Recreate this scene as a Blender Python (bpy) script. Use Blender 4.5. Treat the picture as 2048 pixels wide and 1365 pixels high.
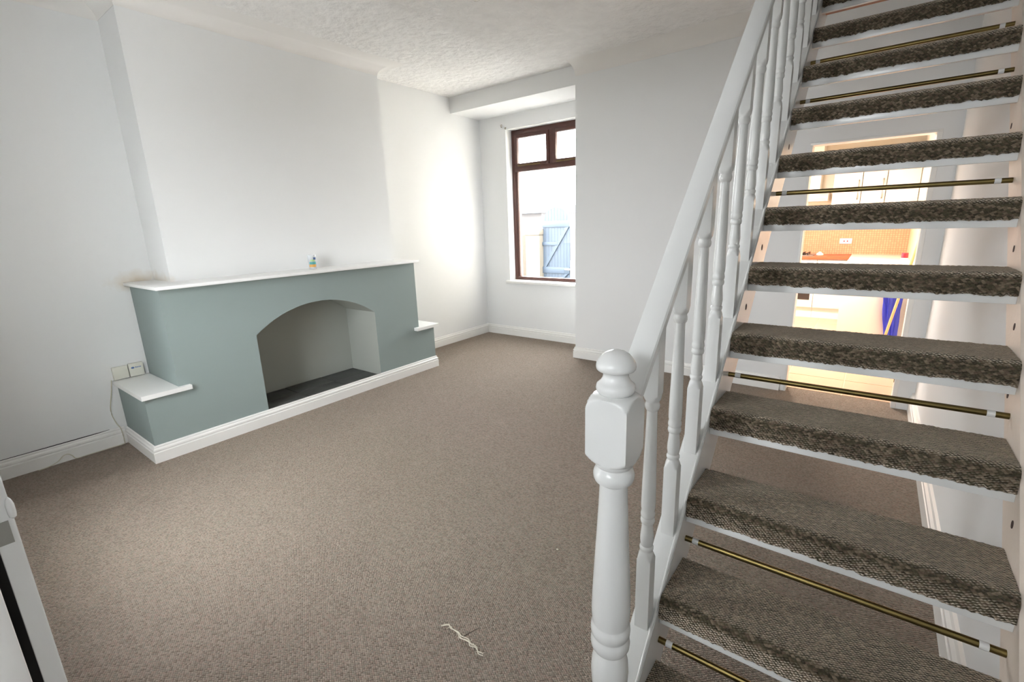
import bpy, bmesh, math, random
import numpy as np
from mathutils import Vector, Matrix

random.seed(7)
for o in list(bpy.data.objects):
    bpy.data.objects.remove(o, do_unlink=True)
SC = bpy.context.scene
COL = SC.collection

# ------------------------------------------------------------------ camera
YAW, PITCH, ROLL, FPX = 0.6554, -0.2432, -0.0336, 940.9155
CAMP = np.array([4.3248, 0.0, 1.5])
_cy, _sy = math.cos(YAW), math.sin(YAW)
FW = np.array([-_sy * math.cos(PITCH), _cy * math.cos(PITCH), math.sin(PITCH)])
_r = np.array([_cy, _sy, 0.0])
_u = np.cross(_r, FW)
RT = math.cos(ROLL) * _r + math.sin(ROLL) * _u
UP = -math.sin(ROLL) * _r + math.cos(ROLL) * _u
cam_d = bpy.data.cameras.new('camera')
cam = bpy.data.objects.new('camera', cam_d)
COL.objects.link(cam)
cam_d.sensor_fit = 'HORIZONTAL'
cam_d.sensor_width = 36.0
cam_d.lens = FPX / 2048 * 36.0
cam_d.clip_start = 0.01
cam.matrix_world = Matrix(((RT[0], UP[0], -FW[0], CAMP[0]), (RT[1], UP[1], -FW[1], CAMP[1]),
                           (RT[2], UP[2], -FW[2], CAMP[2]), (0, 0, 0, 1)))
SC.camera = cam

def ray(u, v):
    return FW + (u - 1024) / FPX * RT - (v - 682.5) / FPX * UP
def onx(u, v, x):
    d = ray(u, v); return CAMP + d * (x - CAMP[0]) / d[0]
def ony(u, v, y):
    d = ray(u, v); return CAMP + d * (y - CAMP[1]) / d[1]

# ------------------------------------------------------------------ world, lights, exposure
W = bpy.data.worlds.new('world')
SC.world = W
W.use_nodes = True
bg = W.node_tree.nodes['Background']
bg.inputs['Color'].default_value = (0.92, 0.965, 1.0, 1)
bg.inputs['Strength'].default_value = 13.5
SC.view_settings.view_transform = 'Standard'
SC.view_settings.look = 'None'
SC.view_settings.exposure = 1.24
SC.view_settings.gamma = 1.0
SC.view_settings.use_curve_mapping = False

def portal(loc, rot, sx, sy):
    l = bpy.data.lights.new('window_portal', 'AREA')
    l.shape = 'RECTANGLE'; l.size = sx; l.size_y = sy
    l.cycles.is_portal = True
    o = bpy.data.objects.new('window_portal', l)
    o.location = loc; o.rotation_euler = rot
    COL.objects.link(o)
portal((1.03, 5.30, 1.72), (math.radians(-90), 0, 0), 1.2, 1.9)       # rear window, facing -y
portal((3.75, -1.42, 1.96), (math.radians(90), 0, 0), 0.6, 0.48)      # opening added in the lobby wall for front fill light
portal((1.84, -0.32, 1.425), (math.radians(90), 0, 0), 0.84, 1.55)         # front window, facing +y

# ------------------------------------------------------------------ materials
def new_mat(name):
    m = bpy.data.materials.new(name); m.use_nodes = True
    nt = m.node_tree
    return m, nt, nt.nodes['Principled BSDF']
def s2l(c):
    return tuple(((x / 255) / 12.92 if x / 255 <= 0.04045 else ((x / 255 + 0.055) / 1.055) ** 2.4) for x in c) + (1,)
def plain(name, rgb, rough=0.5, metal=0.0, spec=0.5, noise=0.0, nscale=6.0, bump=0.0, bscale=60.0, coat=0.0, bdist=0.01):
    m, nt, b = new_mat(name)
    col = s2l(rgb)
    b.inputs['Base Color'].default_value = col
    b.inputs['Roughness'].default_value = rough
    b.inputs['Metallic'].default_value = metal
    b.inputs['Specular IOR Level'].default_value = spec
    b.inputs['Coat Weight'].default_value = coat
    tc = nt.nodes.new('ShaderNodeTexCoord')
    if noise > 0:
        n = nt.nodes.new('ShaderNodeTexNoise'); n.inputs['Scale'].default_value = nscale
        n.inputs['Detail'].default_value = 5
        nt.links.new(tc.outputs['Object'], n.inputs['Vector'])
        mx = nt.nodes.new('ShaderNodeMix'); mx.data_type = 'RGBA'
        mx.inputs['A'].default_value = tuple(c * (1 - noise) for c in col[:3]) + (1,)
        mx.inputs['B'].default_value = tuple(min(1, c * (1 + noise)) for c in col[:3]) + (1,)
        nt.links.new(n.outputs['Fac'], mx.inputs['Factor'])
        nt.links.new(mx.outputs['Result'], b.inputs['Base Color'])
    if bump > 0:
        n2 = nt.nodes.new('ShaderNodeTexNoise'); n2.inputs['Scale'].default_value = bscale
        n2.inputs['Detail'].default_value = 4
        nt.links.new(tc.outputs['Object'], n2.inputs['Vector'])
        bp = nt.nodes.new('ShaderNodeBump'); bp.inputs['Strength'].default_value = bump
        bp.inputs['Distance'].default_value = bdist
        nt.links.new(n2.outputs['Fac'], bp.inputs['Height'])
        nt.links.new(bp.outputs['Normal'], b.inputs['Normal'])
    return m
def carpet(name, palette, scale, rot, stretch, bump=0.8, dist=0.006, sheen=0.15, uv=False, crev=0.0):
    m, nt, b = new_mat(name)
    b.inputs['Roughness'].default_value = 1.0
    b.inputs['Specular IOR Level'].default_value = 0.1
    b.inputs['Sheen Weight'].default_value = sheen
    b.inputs['Sheen Roughness'].default_value = 0.4
    b.inputs['Sheen Tint'].default_value = (1.0, 0.86, 0.70, 1)
    tc = nt.nodes.new('ShaderNodeTexCoord')
    mp = nt.nodes.new('ShaderNodeMapping')
    mp.inputs['Rotation'].default_value = (0, 0, rot)
    mp.inputs['Scale'].default_value = stretch
    nt.links.new(tc.outputs['UV' if uv else 'Object'], mp.inputs['Vector'])
    v = nt.nodes.new('ShaderNodeTexVoronoi'); v.voronoi_dimensions = '2D'; v.inputs['Scale'].default_value = scale
    v.inputs['Randomness'].default_value = 0.3
    nt.links.new(mp.outputs['Vector'], v.inputs['Vector'])
    sep = nt.nodes.new('ShaderNodeSeparateColor')
    nt.links.new(v.outputs['Color'], sep.inputs['Color'])
    rp = nt.nodes.new('ShaderNodeValToRGB'); rp.color_ramp.interpolation = 'CONSTANT'
    els = rp.color_ramp.elements
    while len(els) < len(palette): els.new(0.5)
    for i, c in enumerate(palette):
        els[i].position = i / len(palette); els[i].color = s2l(c)
    nt.links.new(sep.outputs['Red'], rp.inputs['Fac'])
    # fibre flecks and a slow drift of tone
    n = nt.nodes.new('ShaderNodeTexNoise'); n.inputs['Scale'].default_value = 420; n.inputs['Detail'].default_value = 2
    nt.links.new(tc.outputs['Object'], n.inputs['Vector'])
    mr = nt.nodes.new('ShaderNodeMapRange'); mr.inputs['To Min'].default_value = 0.7; mr.inputs['To Max'].default_value = 1.3
    nt.links.new(n.outputs['Fac'], mr.inputs['Value'])
    mu = nt.nodes.new('ShaderNodeMix'); mu.data_type = 'RGBA'; mu.blend_type = 'MULTIPLY'
    mu.inputs['Factor'].default_value = 1.0
    nt.links.new(rp.outputs['Color'], mu.inputs['A'])
    nt.links.new(mr.outputs['Result'], mu.inputs['B'])
    # shade between the loops, darkened into the base colour
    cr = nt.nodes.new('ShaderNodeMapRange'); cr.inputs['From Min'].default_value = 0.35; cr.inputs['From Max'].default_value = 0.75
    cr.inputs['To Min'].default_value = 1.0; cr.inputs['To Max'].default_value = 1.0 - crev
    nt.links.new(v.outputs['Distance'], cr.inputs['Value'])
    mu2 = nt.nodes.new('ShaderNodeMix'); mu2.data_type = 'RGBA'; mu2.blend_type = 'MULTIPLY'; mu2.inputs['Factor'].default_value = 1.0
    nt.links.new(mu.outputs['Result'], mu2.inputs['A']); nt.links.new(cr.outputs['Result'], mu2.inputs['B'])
    nt.links.new(mu2.outputs['Result'], b.inputs['Base Color'])
    inv = nt.nodes.new('ShaderNodeMath'); inv.operation = 'MULTIPLY_ADD'
    inv.inputs[1].default_value = -1.0; inv.inputs[2].default_value = 1.0
    nt.links.new(v.outputs['Distance'], inv.inputs[0])
    bp = nt.nodes.new('ShaderNodeBump'); bp.inputs['Strength'].default_value = bump; bp.inputs['Distance'].default_value = dist
    nt.links.new(inv.outputs[0], bp.inputs['Height'])
    nt.links.new(bp.outputs['Normal'], b.inputs['Normal'])
    return m
def emis(name, rgb, s):
    m, nt, b = new_mat(name)
    b.inputs['Base Color'].default_value = s2l(rgb)
    b.inputs['Emission Color'].default_value = s2l(rgb)
    b.inputs['Emission Strength'].default_value = s
    return m
def glass_mat():
    m, nt, b = new_mat('window_glass')
    nt.nodes.remove(b)
    out = nt.nodes['Material Output']
    t = nt.nodes.new('ShaderNodeBsdfTransparent'); g = nt.nodes.new('ShaderNodeBsdfGlossy')
    g.inputs['Roughness'].default_value = 0.02
    mx = nt.nodes.new('ShaderNodeMixShader'); mx.inputs['Fac'].default_value = 0.05
    nt.links.new(t.outputs[0], mx.inputs[1]); nt.links.new(g.outputs[0], mx.inputs[2])
    nt.links.new(mx.outputs[0], out.inputs['Surface'])
    return m
def mosaic_mat(name, a, c, grout, size):
    m, nt, b = new_mat(name)
    tc = nt.nodes.new('ShaderNodeTexCoord')
    mp = nt.nodes.new('ShaderNodeMapping'); mp.inputs['Rotation'].default_value = (math.radians(90), 0, 0)
    nt.links.new(tc.outputs['Object'], mp.inputs['Vector'])
    br = nt.nodes.new('ShaderNodeTexBrick'); br.offset = 0.0
    br.inputs['Color1'].default_value = s2l(a); br.inputs['Color2'].default_value = s2l(c)
    br.inputs['Mortar'].default_value = s2l(grout); br.inputs['Scale'].default_value = 1.0
    br.inputs['Brick Width'].default_value = size; br.inputs['Row Height'].default_value = size
    br.inputs['Mortar Size'].default_value = 0.0035
    nt.links.new(mp.outputs['Vector'], br.inputs['Vector'])
    nt.links.new(br.outputs['Color'], b.inputs['Base Color'])
    b.inputs['Roughness'].default_value = 0.25
    return m

M = {}
M['wall'] = plain('wall_paint', (230, 230, 229), 0.85, spec=0.25, noise=0.02, nscale=1.5, bump=0.05, bscale=25)
def stain(m, centre, size, col, amt):
    nt = m.node_tree; b = nt.nodes['Principled BSDF']
    src = b.inputs['Base Color'].links[0].from_socket
    g = nt.nodes.new('ShaderNodeNewGeometry')
    mp = nt.nodes.new('ShaderNodeMapping'); mp.vector_type = 'POINT'
    mp.inputs['Scale'].default_value = tuple(1 / q for q in size)
    mp.inputs['Location'].default_value = tuple(-c / q for c, q in zip(centre, size))
    nt.links.new(g.outputs['Position'], mp.inputs['Vector'])
    ln = nt.nodes.new('ShaderNodeVectorMath'); ln.operation = 'LENGTH'
    nt.links.new(mp.outputs['Vector'], ln.inputs[0])
    no = nt.nodes.new('ShaderNodeTexNoise'); no.inputs['Scale'].default_value = 14
    nt.links.new(g.outputs['Position'], no.inputs['Vector'])
    ad = nt.nodes.new('ShaderNodeMath'); ad.operation = 'MULTIPLY_ADD'; ad.inputs[1].default_value = 0.8
    nt.links.new(no.outputs['Fac'], ad.inputs[0]); nt.links.new(ln.outputs['Value'], ad.inputs[2])
    mr = nt.nodes.new('ShaderNodeMapRange'); mr.inputs['From Min'].default_value = 0.5; mr.inputs['From Max'].default_value = 1.3
    mr.inputs['To Min'].default_value = amt; mr.inputs['To Max'].default_value = 0.0
    nt.links.new(ad.outputs[0], mr.inputs['Value'])
    mx = nt.nodes.new('ShaderNodeMix'); mx.data_type = 'RGBA'; mx.inputs['B'].default_value = s2l(col)
    nt.links.new(src, mx.inputs['A']); nt.links.new(mr.outputs['Result'], mx.inputs['Factor'])
    nt.links.new(mx.outputs['Result'], b.inputs['Base Color'])
stain(M['wall'], (0.1, 1.1, 1.18), (.6, .22, .1), (196, 172, 134), .55)      # damp patch above the end of the mantel
M['ceiling'] = plain('artex_ceiling', (232, 230, 227), 0.9, spec=0.2, noise=0.09, nscale=9, bump=0.8, bscale=15, bdist=.03)
M['cove'] = plain('cove_paint', (230, 227, 223), 0.85, spec=0.25)
M['gloss'] = plain('white_gloss_paint', (228, 228, 226), 0.24, spec=0.5, noise=0.015, nscale=8, bump=0.02, bscale=40)
M['skirting'] = plain('skirting_paint', (236, 234, 230), 0.3, noise=0.015, nscale=6)
M['shelf'] = plain('shelf_paint', (236, 235, 232), 0.3, noise=0.02, nscale=5)
M['teal'] = plain('teal_grey_paint', (144, 156, 153), 0.7, spec=0.3, noise=0.025, nscale=2.5, bump=0.04, bscale=30)
M['niche'] = plain('grey_niche_paint', (168, 171, 163), 0.75, spec=0.3, noise=0.03, nscale=3)
M['slate'] = plain('dark_slate', (76, 76, 74), 0.45, noise=0.25, nscale=9, bump=0.2, bscale=40)
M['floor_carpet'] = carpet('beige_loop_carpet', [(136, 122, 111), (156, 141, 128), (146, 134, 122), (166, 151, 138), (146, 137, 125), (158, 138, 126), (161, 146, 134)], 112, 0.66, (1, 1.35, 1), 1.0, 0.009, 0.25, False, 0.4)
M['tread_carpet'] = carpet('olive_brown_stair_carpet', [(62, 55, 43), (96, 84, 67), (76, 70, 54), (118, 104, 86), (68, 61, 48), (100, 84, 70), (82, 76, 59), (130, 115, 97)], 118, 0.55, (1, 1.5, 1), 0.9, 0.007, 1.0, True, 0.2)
M['wood_raw'] = plain('bare_wood', (150, 104, 78), 0.7, noise=0.2, nscale=12)
M['string_inner'] = plain('scuffed_white_paint', (228, 214, 200), 0.45, noise=0.06, nscale=14, bump=0.1, bscale=60)
M['peg'] = plain('dark_peg_hole', (70, 50, 44), 0.8)
M['brass'] = plain('aged_brass', (118, 103, 64), 0.35, metal=1.0, noise=0.3, nscale=20)
M['frame_wood'] = plain('mahogany_frame', (76, 42, 34), 0.35, noise=0.25, nscale=14)
M['glass'] = glass_mat()
M['socket'] = plain('ivory_plastic', (222, 220, 208), 0.35)
M['blue_mark'] = plain('blue_print', (92, 122, 172), 0.5)
M['cable'] = plain('cream_cable', (206, 200, 180), 0.5)
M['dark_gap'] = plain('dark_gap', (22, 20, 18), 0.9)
M['steel'] = plain('dull_steel', (150, 148, 142), 0.4, metal=1.0)
M['lamp_plastic'] = plain('white_plastic', (235, 235, 232), 0.35)
M['bulb'] = plain('frosted_bulb', (240, 238, 232), 0.2)
M['tear'] = plain('dark_carpet_backing', (78, 68, 58), 0.95)
M['thread'] = plain('frayed_backing_thread', (214, 206, 190), 0.9)
M['cream'] = plain('cream_melamine', (238, 229, 218), 0.35)
M['unit_white'] = plain('white_unit', (244, 238, 228), 0.3)
M['worktop'] = plain('red_brown_worktop', (176, 92, 58), 0.35, noise=0.15, nscale=18)
M['oven'] = plain('dark_oven_glass', (46, 40, 38), 0.12)
M['mosaic'] = mosaic_mat('orange_mosaic', (222, 160, 122), (230, 174, 134), (190, 134, 104), 0.03)
M['mosaic_side'] = plain('pale_tile', (240, 214, 176), 0.25)
M['kfloor'] = plain('tan_floor_tile', (196, 162, 134), 0.3, noise=0.08, nscale=5)
M['kgrout'] = plain('pale_grout', (228, 202, 170), 0.8)
M['kwall'] = plain('kitchen_wall_paint', (238, 229, 213), 0.8)
M['blue_cloth'] = plain('royal_blue_nylon', (36, 52, 178), 0.3, noise=0.1, nscale=10)
M['pole_wood'] = plain('pale_pole_wood', (206, 166, 110), 0.5, noise=0.1, nscale=20)
M['red'] = plain('red_cap', (206, 40, 60), 0.35)
M['bottle'] = plain('white_bottle', (240, 236, 236), 0.3)
M['iron'] = plain('dark_iron', (40, 34, 32), 0.5)
M['gate'] = plain('grey_blue_gate_paint', (30, 42, 54), 0.6, noise=0.06, nscale=6)
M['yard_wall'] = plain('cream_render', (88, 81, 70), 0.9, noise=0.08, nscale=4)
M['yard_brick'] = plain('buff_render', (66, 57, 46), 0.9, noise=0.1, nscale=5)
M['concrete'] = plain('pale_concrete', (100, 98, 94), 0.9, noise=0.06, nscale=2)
M['roof'] = plain('slate_blue_roof', (52, 59, 69), 0.8)
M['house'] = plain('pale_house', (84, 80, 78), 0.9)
M['lip_blue'] = plain('blue_print_dark', (40, 76, 130), 0.4)
M['teal_print'] = plain('teal_print', (70, 150, 150), 0.4)
M['orange_print'] = plain('orange_print', (214, 160, 84), 0.4)
M['green_print'] = plain('green_print', (150, 184, 120), 0.4)
def cup_mat():
    m, nt, b = new_mat('clear_plastic')
    b.inputs['Base Color'].default_value = (0.9, 0.92, 0.93, 1)
    b.inputs['Roughness'].default_value = 0.08
    b.inputs['Transmission Weight'].default_value = 0.6
    b.inputs['IOR'].default_value = 1.2
    return m
M['cup'] = cup_mat()

# ------------------------------------------------------------------ mesh helpers
class MB:
    def __init__(s): s.v = []; s.f = []; s.mi = []
    def add(s, vs, fs, mi=0):
        b = len(s.v); s.v += [tuple(map(float, p)) for p in vs]
        s.f += [[b + i for i in f] for f in fs]; s.mi += [mi] * len(fs)
        return s
    def box(s, x0, x1, y0, y1, z0, z1, mi=0, bev=0.0, seg=2):
        if bev > 0:
            bm = bmesh.new(); bmesh.ops.create_cube(bm, size=1)
            for v in bm.verts:
                v.co = ((x0 + x1) / 2 + v.co.x * (x1 - x0), (y0 + y1) / 2 + v.co.y * (y1 - y0), (z0 + z1) / 2 + v.co.z * (z1 - z0))
            bmesh.ops.bevel(bm, geom=bm.edges[:], offset=bev, segments=seg, affect='EDGES', profile=0.5)
            bm.verts.index_update()
            s.add([v.co for v in bm.verts], [[v.index for v in f.verts] for f in bm.faces], mi); bm.free()
            return s
        p = [(x0, y0, z0), (x1, y0, z0), (x1, y1, z0), (x0, y1, z0), (x0, y0, z1), (x1, y0, z1), (x1, y1, z1), (x0, y1, z1)]
        return s.add(p, [(0, 3, 2, 1), (4, 5, 6, 7), (0, 1, 5, 4), (1, 2, 6, 5), (2, 3, 7, 6), (3, 0, 4, 7)], mi)
    def prism(s, poly, axis, a0, a1, mi=0):
        """extrude a polygon (list of 2-D points) along an axis; the 2-D axes are the two others in order"""
        n = len(poly)
        def P(q, a):
            if axis == 'x': return (a, q[0], q[1])
            if axis == 'y': return (q[0], a, q[1])
            return (q[0], q[1], a)
        vs = [P(q, a0) for q in poly] + [P(q, a1) for q in poly]
        fs = [tuple(range(n))[::-1], tuple(range(n, 2 * n))] + [(i, (i + 1) % n, n + (i + 1) % n, n + i) for i in range(n)]
        return s.add(vs, fs, mi)
    def lathe(s, prof, cx=0, cy=0, n=24, sq=None, mi=0, cap=True):
        """prof: (z, r[, half side]) ; a half side makes that ring the square cut by the turned radius"""
        base = len(s.v); vs = []
        for q in prof:
            z, r = q[0], q[1]
            h = q[2] if len(q) > 2 else sq
            for k in range(n):
                a = 2 * math.pi * k / n
                rr = r
                if h: rr = min(r, h / max(abs(math.cos(a)), abs(math.sin(a)), 1e-6))
                vs.append((cx + rr * math.cos(a), cy + rr * math.sin(a), z))
        fs = []
        for i in range(len(prof) - 1):
            for k in range(n):
                k2 = (k + 1) % n
                fs.append((i * n + k, i * n + k2, (i + 1) * n + k2, (i + 1) * n + k))
        if cap:
            fs.append(tuple(range(n))[::-1]); fs.append(tuple((len(prof) - 1) * n + k for k in range(n)))
        return s.add(vs, fs, mi)
    def tube(s, pts, r, n=8, mi=0):
        pts = [Vector(p) for p in pts]; vs = []; fs = []
        for i, p in enumerate(pts):
            t = (pts[min(i + 1, len(pts) - 1)] - pts[max(i - 1, 0)]).normalized()
            a = t.cross(Vector((0, 0, 1)))
            if a.length < 1e-3: a = t.cross(Vector((1, 0, 0)))
            a.normalize(); b = t.cross(a)
            rr = r[i] if isinstance(r, (list, tuple)) else r
            for k in range(n):
                an = 2 * math.pi * k / n
                vs.append(p + a * rr * math.cos(an) + b * rr * math.sin(an))
        for i in range(len(pts) - 1):
            for k in range(n):
                k2 = (k + 1) % n
                fs.append((i * n + k, i * n + k2, (i + 1) * n + k2, (i + 1) * n + k))
        fs.append(tuple(range(n))[::-1]); fs.append(tuple((len(pts) - 1) * n + k for k in range(n)))
        return s.add(vs, fs, mi)
    def sweep(s, path, sec, mi=0):
        """sweep a section [(offset to the right of the path, z)] along a plan path with mitred corners"""
        n = len(path); N = []
        P = [Vector(p) for p in path]
        for i in range(n - 1):
            d = (P[i + 1] - P[i]).normalized(); N.append(Vector((d.y, -d.x)))
        offs = []
        for i in range(n):
            if i == 0: m = N[0]
            elif i == n - 1: m = N[-1]
            else:
                m = N[i - 1] + N[i]; m = m / max(1e-6, m.dot(N[i]))
            offs.append(m)
        k = len(sec)
        vs = []
        for i in range(n):
            for o, z in sec:
                q = P[i] + offs[i] * o; vs.append((q.x, q.y, z))
        fs = []
        for i in range(n - 1):
            for j in range(k):
                j2 = (j + 1) % k
                fs.append((i * k + j, (i + 1) * k + j, (i + 1) * k + j2, i * k + j2))
        fs.append(tuple(range(k))); fs.append(tuple((n - 1) * k + j for j in range(k))[::-1])
        return s.add(vs, fs, mi)
    def build(s, name, mats, parent=None, smooth=30, fix=True):
        me = bpy.data.meshes.new(name)
        me.from_pydata(s.v, [], s.f)
        if not isinstance(mats, (list, tuple)): mats = [mats]
        for m in mats: me.materials.append(m)
        for p, i in zip(me.polygons, s.mi): p.material_index = i
        if fix:
            bm = bmesh.new(); bm.from_mesh(me)
            bmesh.ops.recalc_face_normals(bm, faces=bm.faces[:]); bm.to_mesh(me); bm.free()
        if smooth:
            for p in me.polygons: p.use_smooth = True
            me.set_sharp_from_angle(angle=math.radians(smooth))
        o = bpy.data.objects.new(name, me); COL.objects.link(o)
        if parent: o.parent = parent
        return o
def tag(o, label=None, cat=None, group=None, kind=None):
    if label: o['label'] = label
    if cat: o['category'] = cat
    if group: o['group'] = group
    if kind: o['kind'] = kind
    return o
def thing(name, label, cat, loc=(0, 0, 0), group=None, kind=None):
    o = bpy.data.objects.new(name, None); COL.objects.link(o)
    o.empty_display_size = 0.05
    o.location = loc
    return tag(o, label, cat, group, kind)
def part(mb, name, mat, parent, **k):
    """build with world coordinates, parented to an Empty that is not at the origin"""
    o = mb.build(name, mat, None, **k)
    o.parent = parent
    bpy.context.view_layer.update()
    o.matrix_parent_inverse = parent.matrix_world.inverted()
    return o
def share(o, name, parent, dloc):
    c = bpy.data.objects.new(name, o.data); COL.objects.link(c)
    c.location = Vector(o.location) + Vector(dloc); c.parent = parent
    c.matrix_parent_inverse = o.matrix_parent_inverse.copy()
    return c
def struct(mb, name, mat, label, cat, **k):
    o = mb.build(name, mat, None, **k)
    return tag(o, label, cat, kind='structure')

# ------------------------------------------------------------------ dimensions
H = 3.01
XR = 4.70            # right wall
YP = 4.54            # partition face
YB = 5.079           # alcove rear wall face
XA = 1.742           # alcove right side
DX0, DX1, DZ = 3.83, 4.60, 2.035     # kitchen doorway
BH = 0.125

# ------------------------------------------------------------------ shell
struct(MB().box(-0.15, XR + 0.15, -0.3, YP + 0.12, -0.1, 0).box(-0.15, XA + 0.12, YP + 0.12, YB + 0.3, -0.1, 0),
       'floor', M['floor_carpet'], 'beige looped carpet covering the living room floor', 'floor')
struct(MB().box(-0.15, 0, -0.3, YB + 0.3, 0, H), 'wall_left', M['wall'], 'white painted wall behind the chimney breast and fireplace', 'wall')
WX0, WX1, WZ0, WZ1 = 0.4263, 1.632, 0.755, 2.66
b = MB().box(0, WX0, YB, YB + 0.3, 0, 2.832).box(WX1, XA + 0.12, YB, YB + 0.3, 0, 2.832)
b.box(WX0, WX1, YB, YB + 0.3, 0, WZ0).box(WX0, WX1, YB, YB + 0.3, WZ1, 2.832)
struct(b, 'wall_back', M['wall'], 'white alcove wall holding the brown framed window', 'wall')
struct(MB().box(XA, XA + 0.12, YP + 0.12, YB, 0, 2.832), 'wall_alcove', M['wall'], 'short white return wall on the right of the window alcove', 'wall')
b = MB().box(XA, DX0, YP, YP + 0.12, 0, H).box(DX0, DX1, YP, YP + 0.12, DZ, H).box(DX1, XR, YP, YP + 0.12, 0, H)
struct(b, 'wall_partition', M['wall'], 'white partition wall between the living room and kitchen doorway', 'wall')
struct(MB().box(0, XA, YP, YP + 0.12, 2.832, H).box(0, XA + 0.12, YP + 0.12, YB + 0.3, 2.832, H), 'ceiling_alcove', M['wall'],
       'white lowered beam and soffit over the window alcove', 'ceiling')
struct(MB().box(XR, XR + 0.15, -0.3, YP + 0.12, 0, 5.6), 'wall_right', M['wall'], 'white wall running beside the open staircase', 'wall')
FWX0, FWX1, FWZ0, FWZ1 = 1.42, 2.26, 0.65, 2.2
FD0, FD1, FDZ = 3.13, 4.55, 2.1
b = MB().box(0, FWX0, -0.27, -0.02, 0, H).box(FWX1, FD0, -0.27, -0.02, 0, H).box(FD1, XR, -0.27, -0.02, 0, H)
b.box(FWX0, FWX1, -0.27, -0.02, 0, FWZ0).box(FWX0, FWX1, -0.27, -0.02, FWZ1, H).box(FD0, FD1, -0.27, -0.02, FDZ, H)
struct(b, 'wall_front', M['wall'], 'white front wall with the street window and entrance doorway', 'wall')
b = MB().box(FD0 - .1, FD0, -1.3, -0.3, 0, 2.4).box(FD1, FD1 + .1, -1.3, -0.3, 0, 2.4).box(FD0 - .1, 3.45, -1.4, -1.3, 0, 2.4).box(4.05, FD1 + .1, -1.4, -1.3, 0, 2.4).box(3.45, 4.05, -1.4, -1.3, 0, 1.72).box(3.45, 4.05, -1.4, -1.3, 2.2, 2.4)  # outer end has an unseen opening, added to let in fill light
b.box(FD0 - .1, FD1 + .1, -1.4, -0.3, 2.4, 2.5).box(FD0 - .1, FD1 + .1, -1.4, -0.3, -0.1, 0)
struct(b, 'wall_lobby', M['wall'], 'white walls of the small entrance lobby, with an opening added for fill light', 'wall')
# ceiling with stairwell
SX0, SY0, SY1 = 3.86, 1.75, 3.72
b = MB().box(-0.15, SX0, -0.3, YP + 0.12, H, H + 0.2).box(SX0, XR + .15, -0.3, SY0, H, H + 0.2).box(SX0, XR + .15, SY1, YP + 0.12, H, H + 0.2)
struct(b, 'ceiling', M['ceiling'], 'white textured plaster ceiling of the living room', 'ceiling')
b = MB().box(SX0 - 0.1, SX0, SY0 - .1, YP + .12, H + .2, 5.6).box(SX0, XR, SY0 - .1, SY0, H + .2, 5.6).box(SX0, XR, YP, YP + .12, H + .2, 5.6)
b.box(SX0 - .1, XR + .15, SY0 - .1, YP + .12, 5.6, 5.7)
struct(b, 'wall_stairwell', M['wall'], 'white walls of the stairwell above the top steps', 'wall')
# chimney breast
CBX, CY0, CY1 = 0.36, 1.201, 3.195
MZ = 1.181
struct(MB().box(0, CBX, CY0, CY1, MZ, H), 'wall_chimney_breast', M['wall'], 'white chimney breast rising above the grey fireplace', 'wall')
# coving
CW, CH = 0.19, 0.10
sec = [(0, H), (0, H - CH - 0.002), (0.002, H - CH - 0.002), (0.002, H - CH)]
for k in range(1, 11):
    a = math.pi / 2 * k / 10
    sec.append((0.002 + CW * (1 - math.cos(a)), H - CH + CH * math.sin(a) * 0.995))
struct(MB().sweep([(0, -0.02), (0, CY0), (CBX, CY0), (CBX, CY1), (0, CY1)], sec),
       'trim_1', M['cove'], 'white curved coving round the chimney breast and fireplace wall', 'coving')
struct(MB().sweep([(XA, YP), (SX0 - .02, YP)], sec), 'trim_5', M['cove'], 'white curved coving along the top of the partition wall', 'coving')
# skirting boards
def skirt(h, t=0.02):
    return [(0, 0), (t, 0), (t, h * .60), (t * .72, h * .63), (t * .72, h * .67), (t * .95, h * .71), (t * .9, h * .80), (t * .5, h * .85), (t * .42, h * .89), (t * .55, h * .92), (t * .4, h * .98), (0, h)]
bl = struct(MB().sweep([(0, -0.02), (0, 0.823)], skirt(0.13)), 'baseboard_left', M['skirting'], 'white moulded skirting board left of the fireplace', 'skirting')
part(MB().prism([(.0002, -.02), (.0035, .3), (.0075, .55), (.006, .64), (.0002, .74)], 'z', .1285, .1325), 'gap', M['dark_gap'], bl)
struct(MB().sweep([(0, 3.482), (0, YB), (XA, YB), (XA, YP), (DX0 - 0.035, YP)], skirt(BH)), 'baseboard_back', M['skirting'],
       'white moulded skirting board round the window alcove and partition', 'skirting')
struct(MB().sweep([(XR, YP), (XR, -0.02)], skirt(0.15, .028)), 'baseboard_right', M['skirting'], 'white moulded skirting board along the wall under the stairs', 'skirting')

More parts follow.
